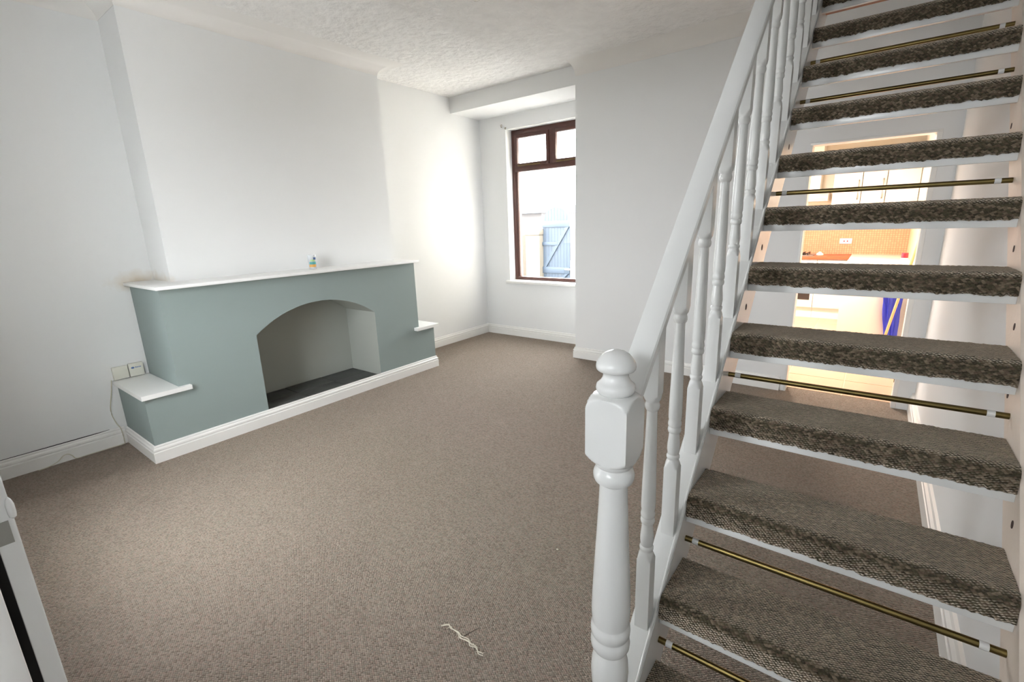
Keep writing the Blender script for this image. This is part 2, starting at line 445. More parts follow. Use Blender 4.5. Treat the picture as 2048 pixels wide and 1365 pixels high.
# ------------------------------------------------------------------ rear window
w = thing('window_1', 'tall brown wooden window with two small top lights in the alcove', 'window', (1.03, 5.2, WZ0), kind='structure')
FY0, FY1 = 5.2, 5.26
part(MB().box(WX0, WX0 + .055, FY0, FY1, WZ0, WZ1, bev=.004).box(WX1 - .055, WX1, FY0, FY1, WZ0, WZ1, bev=.004)
     .box(WX0 + .05, WX1 - .05, FY0, FY1, WZ1 - .06, WZ1, bev=.004).box(WX0 + .05, WX1 - .05, FY0, FY1, WZ0, WZ0 + .05, bev=.004), 'window_frame', M['frame_wood'], w)
part(MB().box(WX0 + .05, WX1 - .05, FY0 - .012, FY1, 2.155, 2.215, bev=.004), 'transom', M['frame_wood'], w)
part(MB().box(1.0, 1.058, FY0 - .005, FY1, 2.21, WZ1 - .055, bev=.004), 'mullion', M['frame_wood'], w)
for x0, x1 in ((WX0 + .055, 1.0), (1.058, WX1 - .055)):
    sh = part(MB().box(x0, x0 + .04, FY0 - .015, FY1 - .02, 2.215, 2.6, bev=.003).box(x1 - .04, x1, FY0 - .015, FY1 - .02, 2.215, 2.6, bev=.003)
              .box(x0 + .035, x1 - .035, FY0 - .015, FY1 - .02, 2.215, 2.255, bev=.003).box(x0 + .035, x1 - .035, FY0 - .015, FY1 - .02, 2.56, 2.6, bev=.003), 'top_light', M['frame_wood'], w)
    part(MB().box(x0 + .035, x1 - .035, FY0 + .015, FY0 + .019, 2.25, 2.565), 'pane', M['glass'], sh)
    part(MB().box(x0 + .05, x1 - .12, FY0 - .022, FY0 - .014, 2.222, 2.234, bev=.002), 'stay', M['brass'], sh)
part(MB().box(WX0 + .05, WX0 + .08, FY0 + .005, FY1 - .01, WZ0 + .045, 2.16, bev=.003).box(WX1 - .08, WX1 - .05, FY0 + .005, FY1 - .01, WZ0 + .045, 2.16, bev=.003), 'glazing_bead', M['frame_wood'], w)
part(MB().box(WX0 + .05, WX1 - .05, FY0 + .02, FY0 + .024, WZ0 + .045, 2.16), 'pane', M['glass'], w)
struct(MB().box(WX0 - .045, WX1 + .045, YB - .045, YB, WZ0 - .028, WZ0 + .008, bev=.008).box(WX0 + .001, WX1 - .001, YB - .005, FY0, WZ0, WZ0 + .008), 'trim_2', M['skirting'],
       'white painted window sill under the brown window', 'window sill')
# front window behind the viewer
w = thing('window_2', 'large white framed street window in the front wall', 'window', (1.82, -0.2, FWZ0), kind='structure')
b = MB()
for x0, x1, z0, z1 in ((FWX0, FWX0 + .06, FWZ0, FWZ1), (FWX1 - .06, FWX1, FWZ0, FWZ1), (FWX0, FWX1, FWZ0, FWZ0 + .06), (FWX0, FWX1, FWZ1 - .06, FWZ1), (1.79, 1.85, FWZ0, FWZ1)):
    b.box(x0, x1, -.22, -.16, z0, z1)
part(b, 'window_frame', M['skirting'], w)
for x0, x1 in ((FWX0 + .05, 1.8), (1.84, FWX1 - .05)):
    part(MB().box(x0, x1, -.195, -.19, FWZ0 + .05, FWZ1 - .05), 'pane', M['glass'], w)

# curtain hooks beside the window
for k, (u, v) in enumerate(((1004, 251), (1012, 256))):
    p = ony(u, v, YB)
    h = 0.03 if k == 0 else 0.02
    o = MB().tube([(p[0], YB, p[2]), (p[0], YB - .02, p[2]), (p[0], YB - .028, p[2] - .006), (p[0], YB - .026, p[2] - h * .6), (p[0], YB - .014, p[2] - h * .8), (p[0], YB - .008, p[2] - h * .5)], .0035, 8).build('curtain_hook', M['brass'])
    tag(o, ('larger brass hook in the wall above the window corner', 'smaller brass hook nearest the window frame corner')[k], 'hook', 'hooks by the window')

# ------------------------------------------------------------------ fireplace
TX, LY0, LY1, UY0, UY1 = 0.595, 0.844, 3.46, 1.048, 3.251
LZ = 0.455
AY0, AY1, ASP, AR = 1.616, 2.72, 0.73, 0.19
fp = thing('fireplace', 'low grey teal painted fireplace surround with arched opening and white mantel', 'fireplace', (0.3, 2.17, 0))
am = (AY0 + AY1) / 2; ah = (AY1 - AY0) / 2
RR = (ah * ah + AR * AR) / (2 * AR); ang = math.asin(ah / RR)
arch = [(am + RR * math.sin(-ang + 2 * ang * k / 24), ASP + AR - RR + RR * math.cos(-ang + 2 * ang * k / 24)) for k in range(25)]
HZ = 0.10
MT = 0.024
ztop = MZ - MT
# front face: columns of quads over and beside the arch
b = MB()
def quad(ps): b.add(ps, [tuple(range(len(ps)))])
def fr(y0, z0, y1, z1): quad([(TX, y0, z0), (TX, y1, z0), (TX, y1, z1), (TX, y0, z1)])
fr(LY0, 0, UY0, LZ); fr(UY0, 0, AY0, ztop); fr(AY1, 0, UY1, ztop); fr(UY1, 0, LY1, LZ); fr(AY0, 0, AY1, HZ)
for k in range(24):
    (y0, z0), (y1, z1) = arch[k], arch[k + 1]
    quad([(TX, y0, z0), (TX, y1, z1), (TX, y1, ztop), (TX, y0, ztop)])
def side(y, z0, z1): quad([(0.002, y, z0), (TX, y, z0), (TX, y, z1), (0.002, y, z1)])
side(LY0, 0, LZ); side(UY0, LZ, ztop); side(UY1, LZ, ztop); side(LY1, 0, LZ)
quad([(0.002, LY0, LZ), (TX, LY0, LZ), (TX, UY0, LZ), (0.002, UY0, LZ)]); quad([(0.002, UY1, LZ), (TX, UY1, LZ), (TX, LY1, LZ), (0.002, LY1, LZ)])
quad([(0.002, UY0, ztop), (TX, UY0, ztop), (TX, UY1, ztop), (0.002, UY1, ztop)])
part(b, 'surround', M['teal'], fp, fix=False)
# arched recess lining
NB = 0.13
b = MB()
ring = [(AY0, HZ)] + arch + [(AY1, HZ)]
for k in range(len(ring) - 1):
    (y0, z0), (y1, z1) = ring[k], ring[k + 1]
    b.add([(TX, y0, z0), (TX, y1, z1), (NB, y1, z1), (NB, y0, z0)], [(0, 1, 2, 3)])
b.add([(NB, y, z) for y, z in ring], [tuple(range(len(ring)))])
part(b, 'recess_lining', M['niche'], fp, fix=False)
part(MB().box(NB, TX - .001, AY0, AY1, HZ - .03, HZ - .004), 'hearth_bed', M['dark_gap'], fp)
for i in range(3):
    for j in range(2):
        y0 = AY0 + .004 + i * (AY1 - AY0) / 3; y1 = y0 + (AY1 - AY0) / 3 - .006
        x0 = NB + .003 + j * .232; x1 = x0 + .228
        part(MB().box(x0, x1, y0, y1, HZ - .02, HZ + (.002 if (i + j) % 2 else .0), bev=.003), 'hearth_tile', M['slate'], fp)
part(MB().sweep([(0.002, LY0), (TX, LY0), (TX, LY1), (0.002, LY1)], skirt(0.12)), 'plinth', M['skirting'], fp)
part(MB().box(0.0, 0.672, 1.013, 3.262, MZ - MT, MZ, bev=.006), 'mantel_shelf', M['shelf'], fp)
b = MB().prism([(0.0, .822), (.634, .822), (.634, 1.118), (.597, 1.118), (.597, UY0 - .001), (0.0, UY0 - .001)], 'z', LZ, LZ + .03)
part(b, 'side_shelf', M['shelf'], fp)
b = MB().prism([(0.0, UY1 + .001), (.597, UY1 + .001), (.597, 3.185), (.65, 3.185), (.65, 3.49), (0.0, 3.49)], 'z', LZ, LZ + .03)
part(b, 'side_shelf', M['shelf'], fp)

# tumbler on the mantel
cx, cy, cz = .47, 2.228, MZ
c = thing('tumbler', 'small clear plastic tumbler with blue, teal and orange print on the mantel', 'cup', (cx, cy, cz))
part(MB().lathe([(cz, .0), (cz, .03), (cz + .12, .036), (cz + .12, .0345), (cz + .006, .0285), (cz + .006, 0)], cx, cy, 28, cap=False), 'cup_body', M['cup'], c)
def band(z0, z1, a0, a1, m):
    b = MB(); n = 10
    for k in range(n + 1):
        a = a0 + (a1 - a0) * k / n
        for z in (z0, z1):
            rr = .0303 + .006 * z / .12
            b.v.append((cx + rr * math.cos(a), cy + rr * math.sin(a), cz + z))
    for k in range(n):
        b.f.append([2 * k, 2 * k + 2, 2 * k + 3, 2 * k + 1]); b.mi.append(0)
    part(b, 'print', m, c, fix=False)
band(.018, .04, -1.5, .5, M['orange_print']); band(.04, .062, -1.3, .5, M['teal_print']); band(.066, .08, -1.0, .1, M['green_print']); band(.08, .1, -.2, .5, M['lip_blue'])

# ------------------------------------------------------------------ telephone sockets and cable
tb = thing('phone_socket', 'cream double telephone socket with blue mark on the wall above the side shelf', 'socket', (0, .92, .49))
part(MB().box(0, .028, .83, .922, LZ + .034, .583, bev=.004), 'plain_box', M['socket'], tb)
o = part(MB().box(0, .03, .927, 1.016, LZ + .034, .588, bev=.004), 'marked_box', M['socket'], tb)
b = MB(); b.add([(.0305, .95 + .0105 * math.cos(t * math.pi / 8), .556 + .0075 * math.sin(t * math.pi / 8)) for t in range(16)], [tuple(range(16))])
part(b, 'logo', M['blue_mark'], o, fix=False)
for k in range(5):
    y = .965 + k * .0075
    b = MB().box(.0301, .0306, y, y + .005, .552, .56 + (.002 if k == 0 else 0))
    part(b, 'logo_letter', M['blue_mark'], o)
pts = [(.006, .817, .492), (.004, .80, .40), (.004, .772, .27), (.006, .785, .17), (.026, .80, .12), (.028, .802, .02), (.034, .79, .005), (.03, .70, .004), (.034, .58, .005), (.032, .525, .006), (.029, .51, .03), (.029, .49, .052), (.03, .465, .05), (.03, .43, .02), (.034, .38, .005), (.04, .33, .004)]
def smooth_pts(p, n=4):
    out = []
    for i in range(len(p) - 1):
        p0, p1, p2, p3 = (Vector(p[max(i - 1, 0)]), Vector(p[i]), Vector(p[i + 1]), Vector(p[min(i + 2, len(p) - 1)]))
        for k in range(n):
            t = k / n
            out.append(.5 * ((2 * p1) + (p2 - p0) * t + (2 * p0 - 5 * p1 + 4 * p2 - p3) * t * t + (3 * p1 - p0 - 3 * p2 + p3) * t ** 3))
    return out + [Vector(p[-1])]
tag(MB().tube(smooth_pts(pts), .003, 6).build('phone_cable', M['cable']), 'thin cream telephone cable drooping down to the skirting board', 'cable')

# ------------------------------------------------------------------ pendant lamp
pl = thing('pendant_lamp', 'white pendant lamp holder hanging from the ceiling middle', 'lamp', (2.25, 2.46, H))
px_, py_ = 2.25, 2.46
part(MB().lathe([(H, .045), (H - .012, .045), (H - .03, .02), (H - .035, .008)], px_, py_, 24), 'ceiling_rose', M['lamp_plastic'], pl)
part(MB().tube([(px_, py_, H - .03), (px_, py_, 2.94)], .0035, 8), 'cord', M['lamp_plastic'], pl)
part(MB().lathe([(2.95, .006), (2.94, .014), (2.90, .02), (2.875, .02), (2.872, .026), (2.862, .026)], px_, py_, 24), 'lamp_holder', M['lamp_plastic'], pl)
part(MB().lathe([(2.865, .012), (2.855, .018), (2.84, .026), (2.825, .03), (2.81, .026), (2.802, .016), (2.798, .004)], px_, py_, 24), 'bulb', M['bulb'], pl)

# ------------------------------------------------------------------ staircase
RISE, GO = 0.2125, 0.206
SLOPE = RISE / GO
def pitch(y): return 0.429 + SLOPE * (y - 1.111)
LX0, LX1, RX0 = 3.896, 3.96, 4.669
NT = 14
st = thing('staircase', 'white open-riser staircase with brown carpeted treads, turned balusters and newel post', 'staircase', (4.3, .9, 0))
ZT = lambda i: 0.257 + RISE * i
YT = lambda i: 0.905 + GO * i
yend = 3.72
def stringer(x0, x1, ystart, depth, mats, inner_hi):
    y0 = ystart
    yb = (0 - (pitch(0) - depth)) / SLOPE       # where the lower edge meets the floor
    poly = [(y0, 0.0), (y0, pitch(y0)), (yend, pitch(yend)), (yend, pitch(yend) - depth), (yb, 0.0)]
    b = MB().prism(poly, 'x', x0, x1)
    return b
b = stringer(LX0, LX1, .915, .255, None, True)
sl = part(b, 'stringer', [M['gloss']], st)
# bead along the inner top arris of the left stringer
b = MB()
ps = [(LX1 - .006, y, pitch(y) + .002) for y in (.92, yend)]
part(MB().tube(ps, .0045, 8), 'bead', M['gloss'], sl)
sr = part(stringer(RX0, XR - .0005, .80, .20, None, True), 'stringer', [M['string_inner']], st)
for u, v in ((1578, 294), (1524, 495), (1492, 614)):
    p = onx(u, v, LX1)
    bb = MB().lathe([(0, .009), (.0012, .009)], 0, 0, 14)
    bb.v = [(LX1 + z, p[1] + x, p[2] + y * 1.3) for x, y, z in bb.v]
    part(bb, 'peg', M['peg'], sl)
for u, v in ((2023, 252), (2028, 498), (2029, 654), (2016, 790), (2025, 1050)):
    p = onx(u, v, RX0)
    bb = MB().lathe([(0, .008), (.0012, .008)], 0, 0, 14)
    bb.v = [(RX0 - z, p[1] + x, p[2] + y * 1.3) for x, y, z in bb.v]
    part(bb, 'peg', M['peg'], sr)

def tread_mesh(i):
    y0, z = YT(i), ZT(i)
    b = MB()
    b.box(LX1, RX0, y0 + .011, y0 + .202, z - .047, z - .011)
    for k in range(len(b.f)):
        pass
    b.mi[0] = 1          # bare underside
    return b
def carpet_mesh(i):
    """carpet pad wrapped over the nosing; the lower edge is uneven"""
    y0, z = YT(i), ZT(i)
    nx = 140
    R = .026
    out = [(y0 + .206, z - .012), (y0 + .206, z - .002), (y0 + .203, z)]
    for k in range(9): out.append((y0 + .19 - (.19 - R) * k / 8, z))
    for k in range(1, 8):
        a = math.pi / 2 * k / 8
        out.append((y0 + R - R * math.sin(a), z - R + R * math.cos(a)))
    for k in range(0, 5): out.append((y0, z - R - (.066 - R) * k / 4))
    out += [(y0 + .004, z - .069), (y0 + .0095, z - .066)]
    inn = [(y0 + .0095, z - .04), (y0 + .0105, z - .0105)]
    prof = out + inn
    rnd = random.Random(100 + i)
    b = MB(); n = len(prof)
    jl = 0.0
    for q in range(nx + 1):
        x = LX1 + .001 + (RX0 - LX1 - .002) * q / nx
        jl = .6 * jl + rnd.uniform(-.0022, .0022)
        for k, (y, zz) in enumerate(prof):
            dy = dz = 0
            if zz < z - .060: dz = jl + rnd.uniform(-.001, .001)
            if k < len(out):
                dy += rnd.uniform(-.0012, .0012) if zz < z - .002 else 0
                dz += rnd.uniform(-.0009, .0009)
            b.v.append((x, y + dy, zz + dz))
    for q in range(nx):
        for k in range(n):
            k2 = (k + 1) % n
            b.f.append([q * n + k, (q + 1) * n + k, (q + 1) * n + k2, q * n + k2]); b.mi.append(0)
    b.f.append(list(range(n))); b.mi.append(0)
    b.f.append([nx * n + k for k in range(n)][::-1]); b.mi.append(0)
    b.n = n; b.arc = [0.0]
    for k in range(1, n): b.arc.append(b.arc[-1] + math.hypot(prof[k][0] - prof[k - 1][0], prof[k][1] - prof[k - 1][1]))
    return b
rod_gaps = (0, 1, 3, 6, 8, 9)
for i in range(NT - 1):
    t = part(tread_mesh(i), 'tread', [M['gloss'], M['wood_raw']], st)
    z, y0 = ZT(i), YT(i)
    part(MB().box(LX1, RX0, y0 + .010, y0 + .03, z - .092, z - .047, bev=.0015), 'downstand', M['gloss'], t)
    cb = carpet_mesh(i)
    co = part(cb, 'carpet', M['tread_carpet'], t, smooth=60)
    uvl = co.data.uv_layers.new(name='UVMap')
    for lp in co.data.loops:
        vi = lp.vertex_index
        uvl.data[lp.index].uv = (cb.v[vi][0] + .37 * i, cb.arc[vi % cb.n])
    if i in rod_gaps:
        # brass safety bar across the gap above this tread
        yr, zr = YT(i) + .222, ZT(i) + .058
        bar = part(MB().tube([(LX1, yr, zr), (RX0, yr, zr)], .0088, 12), 'gap_bar', M['brass'], st)
        part(MB().tube([(LX1 + .022, yr, zr), (LX1 + .04, yr, zr)], .0096, 12), 'sleeve', M['gloss'], bar)
        part(MB().tube([(RX0 - .045, yr, zr), (RX0 - .028, yr, zr)], .0096, 12), 'sleeve', M['gloss'], bar)

# newel post
NX, NY, NS = 3.925, .872, .0465
BIG = .08
prof = [(0, BIG, NS), (.315, BIG, NS), (.325, .058, NS), (.335, .047, NS), (.342, .043), (.352, .046), (.36, .043), (.37, .041), (.39, .0435), (.425, .0455), (.455, .0435), (.475, .039), (.487, .0355), (.49, .0355),
        (.492, .041), (.50, .0455), (.512, .047), (.524, .0455), (.53, .043), (.533, .043), (.538, .046), (.55, .047), (.56, .046), (.566, .0425), (.570, .0425),
        (.585, .0447), (.61, .0455), (.65, .0442), (.72, .0408), (.80, .0365), (.88, .0325), (.93, .0305), (.938, .0305), (.942, .034), (.946, .0415), (.954, .0445), (.963, .0448), (.972, .042), (.978, .0375), (.981, .0375), (.985, .041), (.992, .0412)]
for k in range(1, 10):           # sphere-cut lower corners of the block
    a = k / 9
    prof.append((.992 + .028 * a, .0412 + (.0665 - .0412) * math.sin(a * math.pi / 2) ** .8, NS))
prof.append((1.05, BIG, NS)); prof.append((1.105, BIG, NS))
for k in range(0, 10):           # and rounded upper shoulders
    a = k / 9
    prof.append((1.112 + .034 * math.sin(a * math.pi / 2), .0665 - (.0665 - .038) * (1 - math.cos(a * math.pi / 2)), NS))
prof += [(1.1475, .034), (1.149, .036), (1.153, .0395), (1.16, .0412), (1.168, .0395), (1.172, .035), (1.176, .031), (1.184, .027), (1.19, .0265), (1.194, .028), (1.197, .032), (1.199, .038), (1.202, .0405), (1.207, .0415), (1.214, .0405), (1.222, .0365), (1.232, .0285), (1.238, .019), (1.242, .008), (1.2425, .001)]
part(MB().lathe(prof, NX, NY, 64), 'newel_post', M['gloss'], st, smooth=40)

# handrail
RO = 0.888
def rail(y): return pitch(y) + RO
hw, cr = .0295, .010
secs = []
xc = 3.9250
hh = .048
secpts = [(-hw, -hh + .014), (-hw + .008, -hh), (hw - .008, -hh), (hw, -hh + .014), (hw, -cr), (hw - cr * .3, -cr * .3), (hw - cr, 0), (-hw + cr * .6, 0), (-hw + cr * .15, -cr * .15), (-hw, -cr * .6)]
b = MB()
ys = (NY + NS - .002, yend)
for y in ys:
    for dx, dz in secpts: b.v.append((xc + dx, y, rail(y) + dz))
n = len(secpts)
for k in range(n): b.f.append([k, (k + 1) % n, n + (k + 1) % n, n + k]); b.mi.append(0)
b.f.append(list(range(n))[::-1]); b.f.append([n + k for k in range(n)]); b.mi += [0, 0]
part(b, 'handrail', M['gloss'], st, smooth=20)

# balusters
BS = .019
def baluster_mesh(y):
    zp = pitch(y)
    zt = rail(y) - hh + .02
    q = [(-.02, .05, BS), (.200, .05, BS), (.206, .0245, BS), (.214, .021, BS), (.220, .0185), (.224, .0165), (.228, .0165), (.232, .0185), (.238, .0185), (.242, .0155), (.246, .016), (.26, .0178), (.275, .0172), (.295, .0152), (.306, .0145), (.309, .0145),
         (.312, .0175), (.319, .0188), (.326, .0175), (.328, .0162), (.33, .0175), (.337, .0188), (.344, .0178), (.348, .0165), (.356, .0182), (.372, .0185), (.42, .0178), (.50, .016), (.57, .0143), (.622, .0132), (.632, .0132), (.635, .016), (.641, .0182), (.648, .0185), (.654, .0165), (.657, .0165), (.660, .0185), (.664, .021, BS), (.672, .0245, BS), (.678, .05, BS)]
    prof = [(zp + a[0],) + tuple(a[1:]) for a in q] + [(zt, .05, BS)]
    return MB().lathe(prof, 3.927, y, 32)
proto = None
for k in range(14):
    y = 1.086 + k * .1845
    if y > yend - .03: break
    if proto is None:
        proto = part(baluster_mesh(y), 'baluster', M['gloss'], st, smooth=40)
    else:
        dy = k * .1845
        share(proto, 'baluster', st, (0, dy, dy * SLOPE))

# ------------------------------------------------------------------ loose bits on the carpet
rnd = random.Random(5)
fr_ = thing('frayed_carpet_thread', 'pale frayed thread pulled along a tear in the carpet foreground', 'thread', (3.27, 1.01, 0))
base = [(3.168, .998), (3.185, 1.016), (3.21, 1.012), (3.24, 1.014), (3.265, 1.006), (3.29, 1.012), (3.315, 1.002), (3.34, 1.006), (3.36, .996), (3.378, .998)]
b = MB()
for s_ in range(3):
    b.tube(smooth_pts([(x + rnd.uniform(-.004, .004), y + rnd.uniform(-.005, .005), .004 + rnd.uniform(0, .003)) for x, y in base[(0, 2, 0)[s_]:(10, 10, 7)[s_]]], 4), .0018, 6)
for q in range(14):
    x, y = base[rnd.randint(1, 8)]; x += rnd.uniform(-.012, .012)
    a = rnd.uniform(0, 6.28)
    b.tube([(x, y, .004), (x + .008 * math.cos(a), y + .008 * math.sin(a), .007), (x + .014 * math.cos(a + .6), y + .014 * math.sin(a + .6), .004)], .0008, 5)
part(b, 'thread', M['thread'], fr_)
part(MB().prism([(3.264, 1.018), (3.267, 1.016), (3.278, 1.05), (3.289, 1.078), (3.288, 1.079), (3.275, 1.05)], 'z', .0002, .0012), 'tear', M['tear'], fr_)
b = MB().lathe([(.001, .003), (.004, .006), (.007, .003)], 3.3, 1.63, 8)
tag(b.build('lint_fleck', M['thread']), 'tiny white fleck of lint on the carpet', 'lint')

# ------------------------------------------------------------------ entrance door folded back
dr = thing('door_1', 'white entrance door edge standing folded back against the front wall', 'door', (3.08, .02, 0), kind='structure')
part(MB().box(2.32, 3.08, .016, .047, .012, 2.0, bev=.003), 'leaf', M['gloss'], dr)
for zc in (.25, 1.0, 1.75):
    h = part(MB().box(3.08, 3.0815, .0175, .0385, zc - .058, zc - .012), 'hinge', M['steel'], dr)
    part(MB().lathe([(zc - .012, .0005), (zc - .008, .005), (zc, .0062), (zc + .018, .0062), (zc + .028, .004), (zc + .034, .0005)], 3.0805, .0462, 12), 'knuckle', M['gloss'], h)
part(MB().box(2.33, 3.074, .002, .016, .012, 2.0), 'gap_shade', M['dark_gap'], dr)  # dark block standing in for the shaded gap behind the leaf
struct(MB().box(3.078, 3.138, -.06, .002, 0, 2.12, bev=.003).box(FD1, FD1 + .05, -.06, -.006, 0, 2.12, bev=.004).box(3.088, FD1 + .05, -.06, -.006, 2.1, 2.15, bev=.004), 'trim_3', M['skirting'],
       'white architrave round the entrance doorway', 'architrave')

# ------------------------------------------------------------------ kitchen
KY = 8.72
KX0, KX1 = 1.87, 4.70
b = MB().box(KX0, KX1, KY, KY + .1, 0, 2.5)
struct(b, 'wall_kitchen_back', M['kwall'], 'cream far wall of the kitchen behind the cupboards', 'wall')
struct(MB().box(KX1, KX1 + .14, YP + .12, KY + .1, 0, 2.5), 'wall_kitchen_right', M['kwall'], 'cream right hand wall of the kitchen', 'wall')
b = MB().box(KX0 - .1, KX0, YB + .3, 6.2, 0, 2.5).box(KX0 - .1, KX0, 7.0, KY + .1, 0, 2.5).box(KX0 - .1, KX0, 6.2, 7.0, 0, 1.1).box(KX0 - .1, KX0, 6.2, 7.0, 1.9, 2.5)
struct(b, 'wall_kitchen_left', M['kwall'], 'cream left hand wall of the kitchen with a window', 'wall')
struct(MB().box(KX0 - .1, KX1 + .14, YP + .12, KY + .1, 2.5, 2.6), 'ceiling_kitchen', M['kwall'], 'cream kitchen ceiling', 'ceiling')
struct(MB().box(KX0 - .1, KX1 + .14, YB + .3, KY + .1, 2.601, 5.6), 'wall_sky_block', M['yard_wall'], 'unseen block added over the kitchen to cut sky light on the alcove', 'wall')  # unseen upper block, added to keep sky light off the alcove wall
kf = thing('floor_kitchen', 'tan tiled kitchen floor beyond the doorway', 'floor', (3.5, 6, 0), kind='structure')
part(MB().box(KX0 - .1, KX1, YP + .12, KY, -.1, -.004), 'grout_bed', M['kgrout'], kf)
ts = .45
proto = None
for i in range(7):
    for j in range(9):
        x0 = 1.86 + i * ts - .3 + .27; y0 = YP + .125 + j * ts
        x0 = KX1 - .005 - (7 - i) * ts
        if x0 < KX0 - .1: continue
        if y0 + ts > KY: continue
        if proto is None:
            X0, Y0 = x0, y0
            proto = part(MB().box(x0 + .004, x0 + ts - .004, y0 + .004, y0 + ts - .004, -.03, 0, bev=.002, seg=1), 'floor_tile', M['kfloor'], kf)
        else:
            share(proto, 'floor_tile', kf, (x0 - X0, y0 - Y0, 0))
# splashback
o = MB().box(KX0 + .05, KX1, KY - .012, KY - .0005, .9, 1.62).build('splashback', M['mosaic'])
tag(o, 'orange mosaic tiled splashback on the kitchen far wall', 'splashback', kind='structure')
o = MB().box(KX1 - .012, KX1 - .0005, 6.7, KY - .012, .905, 1.62).build('splashback_side', M['mosaic_side'])
tag(o, 'pale tiled splashback on the kitchen right wall', 'splashback', kind='structure')
s = thing('wall_socket', 'white double power socket with two red switches on the orange tiles', 'socket', (3.965, KY - .012, 1.095))
fp_ = part(MB().box(3.89, 4.04, KY - .024, KY - .0125, 1.055, 1.135, bev=.003), 'face_plate', M['unit_white'], s)
for dx in (-.02, .02):
    part(MB().box(3.965 + dx - .008, 3.965 + dx + .008, KY - .027, KY - .023, 1.085, 1.105, bev=.002), 'switch', M['red'], s)
# base units along the far wall
units = [(2.55, 3.15), (3.15, 3.68), (3.68, 4.055)]
for k, (x0, x1) in enumerate(units):
    u = thing('base_cabinet', ['white base cabinet at the far left of the kitchen run', 'white base unit with dark oven window under the worktop', 'white base cabinet next to the cream side unit'][k], 'cabinet', ((x0 + x1) / 2, 8.4, 0), 'base cabinets along the far kitchen wall')
    part(MB().box(x0 + .001, x1 - .001, 8.17, KY - .014, .15, .86), 'carcass', M['unit_white'], u)
    part(MB().box(x0 + .001, x1 - .001, 8.2, 8.22, 0, .15), 'plinth', M['cream'], u)
    if k == 1:
        d = part(MB().box(x0 + .003, x1 - .003, 8.15, 8.17, .16, .85, bev=.003), 'oven_front', M['unit_white'], u)
        part(MB().box(x0 + .06, 3.635, 8.145, 8.1505, .27, .62), 'oven_window', M['oven'], d)
        part(MB().tube([(x0 + .06, 8.125, .70), (x1 - .06, 8.125, .70)], .008, 8), 'oven_handle', M['steel'], d)
    else:
        d = part(MB().box(x0 + .003, x1 - .003, 8.15, 8.17, .16, .85, bev=.003), 'cabinet_door', M['unit_white'], u)
        part(MB().box(x1 - .06, x1 - .045, 8.13, 8.15, .62, .76, bev=.002), 'handle', M['steel'], d)
tag(MB().box(2.55, 4.055, 8.125, KY - .013, .865, .905, bev=.004).build('worktop', M['worktop']), 'red brown worktop edge along the far kitchen wall', 'worktop')
# side run
u = thing('side_cabinet', 'cream side unit with plain end panel facing the doorway', 'cabinet', (4.37, 7.4, 0))
part(MB().box(4.10, KX1 - .014, 6.72, KY - .014, .1, .86), 'carcass', M['cream'], u)
part(MB().box(4.07, KX1 - .014, 6.70, 6.72, 0, .862, bev=.002), 'end_panel', M['cream'], u)
part(MB().box(4.12, 4.14, 6.72, 8.12, 0, .1), 'plinth', M['cream'], u)
for k in range(3):
    y0 = 6.73 + k * .46
    part(MB().box(4.08, 4.10, y0 + .003, y0 + .455, .11, .85, bev=.002), 'cabinet_door', M['cream'], u)
tag(MB().box(4.06, KX1 - .013, 6.69, KY - .013, .865, .905, bev=.003).build('side_worktop', M['cream']), 'cream worktop on the side unit by the doorway', 'worktop')
# wall cupboards
for k, (x0, x1, z0) in enumerate(((3.745, 4.075, 1.61), (4.08, 4.345, 1.61), (4.35, 4.695, 1.61))):
    u = thing('wall_cabinet', ['cream wall cupboard next to the cooker hood', 'middle cream wall cupboard above the orange tiles', 'cream wall cupboard in the right hand kitchen corner'][k], 'cabinet', ((x0 + x1) / 2, KY, z0), 'wall cupboards in the kitchen')
    part(MB().box(x0, x1, 8.42, KY - .001, z0 + .012, 2.3), 'carcass', M['cream'], u)
    part(MB().box(x0 + .002, x1 - .002, 8.40, 8.419, z0 + .012, 2.3, bev=.002), 'cabinet_door', M['cream'], u)
    if k < 2: part(MB().tube([(x1 - .035, 8.40, 1.68), (x1 - .035, 8.375, 1.70), (x1 - .035, 8.375, 1.92), (x1 - .035, 8.40, 1.94)], .007, 8), 'handle', M['steel'], u)
hd = thing('cooker_hood', 'white cooker hood above the hob', 'hood', (3.45, 8.5, 1.66))
part(MB().prism([(8.3, 1.68), (8.3, 1.74), (8.45, 1.80), (KY - .014, 1.80), (KY - .014, 1.68)], 'x', 3.2, 3.70), 'canopy', M['unit_white'], hd)
part(MB().box(3.32, 3.58, 8.45, KY - .001, 1.80, 2.499), 'chimney', M['unit_white'], hd)
part(MB().box(3.22, 3.68, 8.292, 8.3, 1.69, 1.72), 'control_strip', M['steel'], hd)
# hob clutter
hb = thing('gas_hob', 'dark gas hob pan support on the worktop', 'hob', (3.4, 8.4, .905))
part(MB().box(3.16, 3.62, 8.2, 8.64, .905, .915, bev=.003), 'hob_plate', M['steel'], hb)
for xx in (3.28, 3.48):
    for yy in (8.3, 8.5):
        part(MB().lathe([(.915, .035), (.925, .035), (.93, .02)], xx, yy, 16), 'burner', M['iron'], hb)
for xx in (3.22, 3.28, 3.34, 3.42, 3.48, 3.54):
    part(MB().box(xx - .006, xx + .006, 8.24, 8.56, .935, .95), 'pan_bar', M['iron'], hb)
for xx in (3.22, 3.54):
    for yy in (8.26, 8.54):
        part(MB().box(xx - .006, xx + .006, yy - .006, yy + .006, .915, .94), 'pan_foot', M['iron'], hb)
tag(MB().lathe([(.905, .045), (.912, .05), (.93, .04), (.955, .01), (.957, .001)], 3.68, 8.42, 16).build('small_dish', M['unit_white']), 'small white cone shaped dish beside the hob', 'dish')
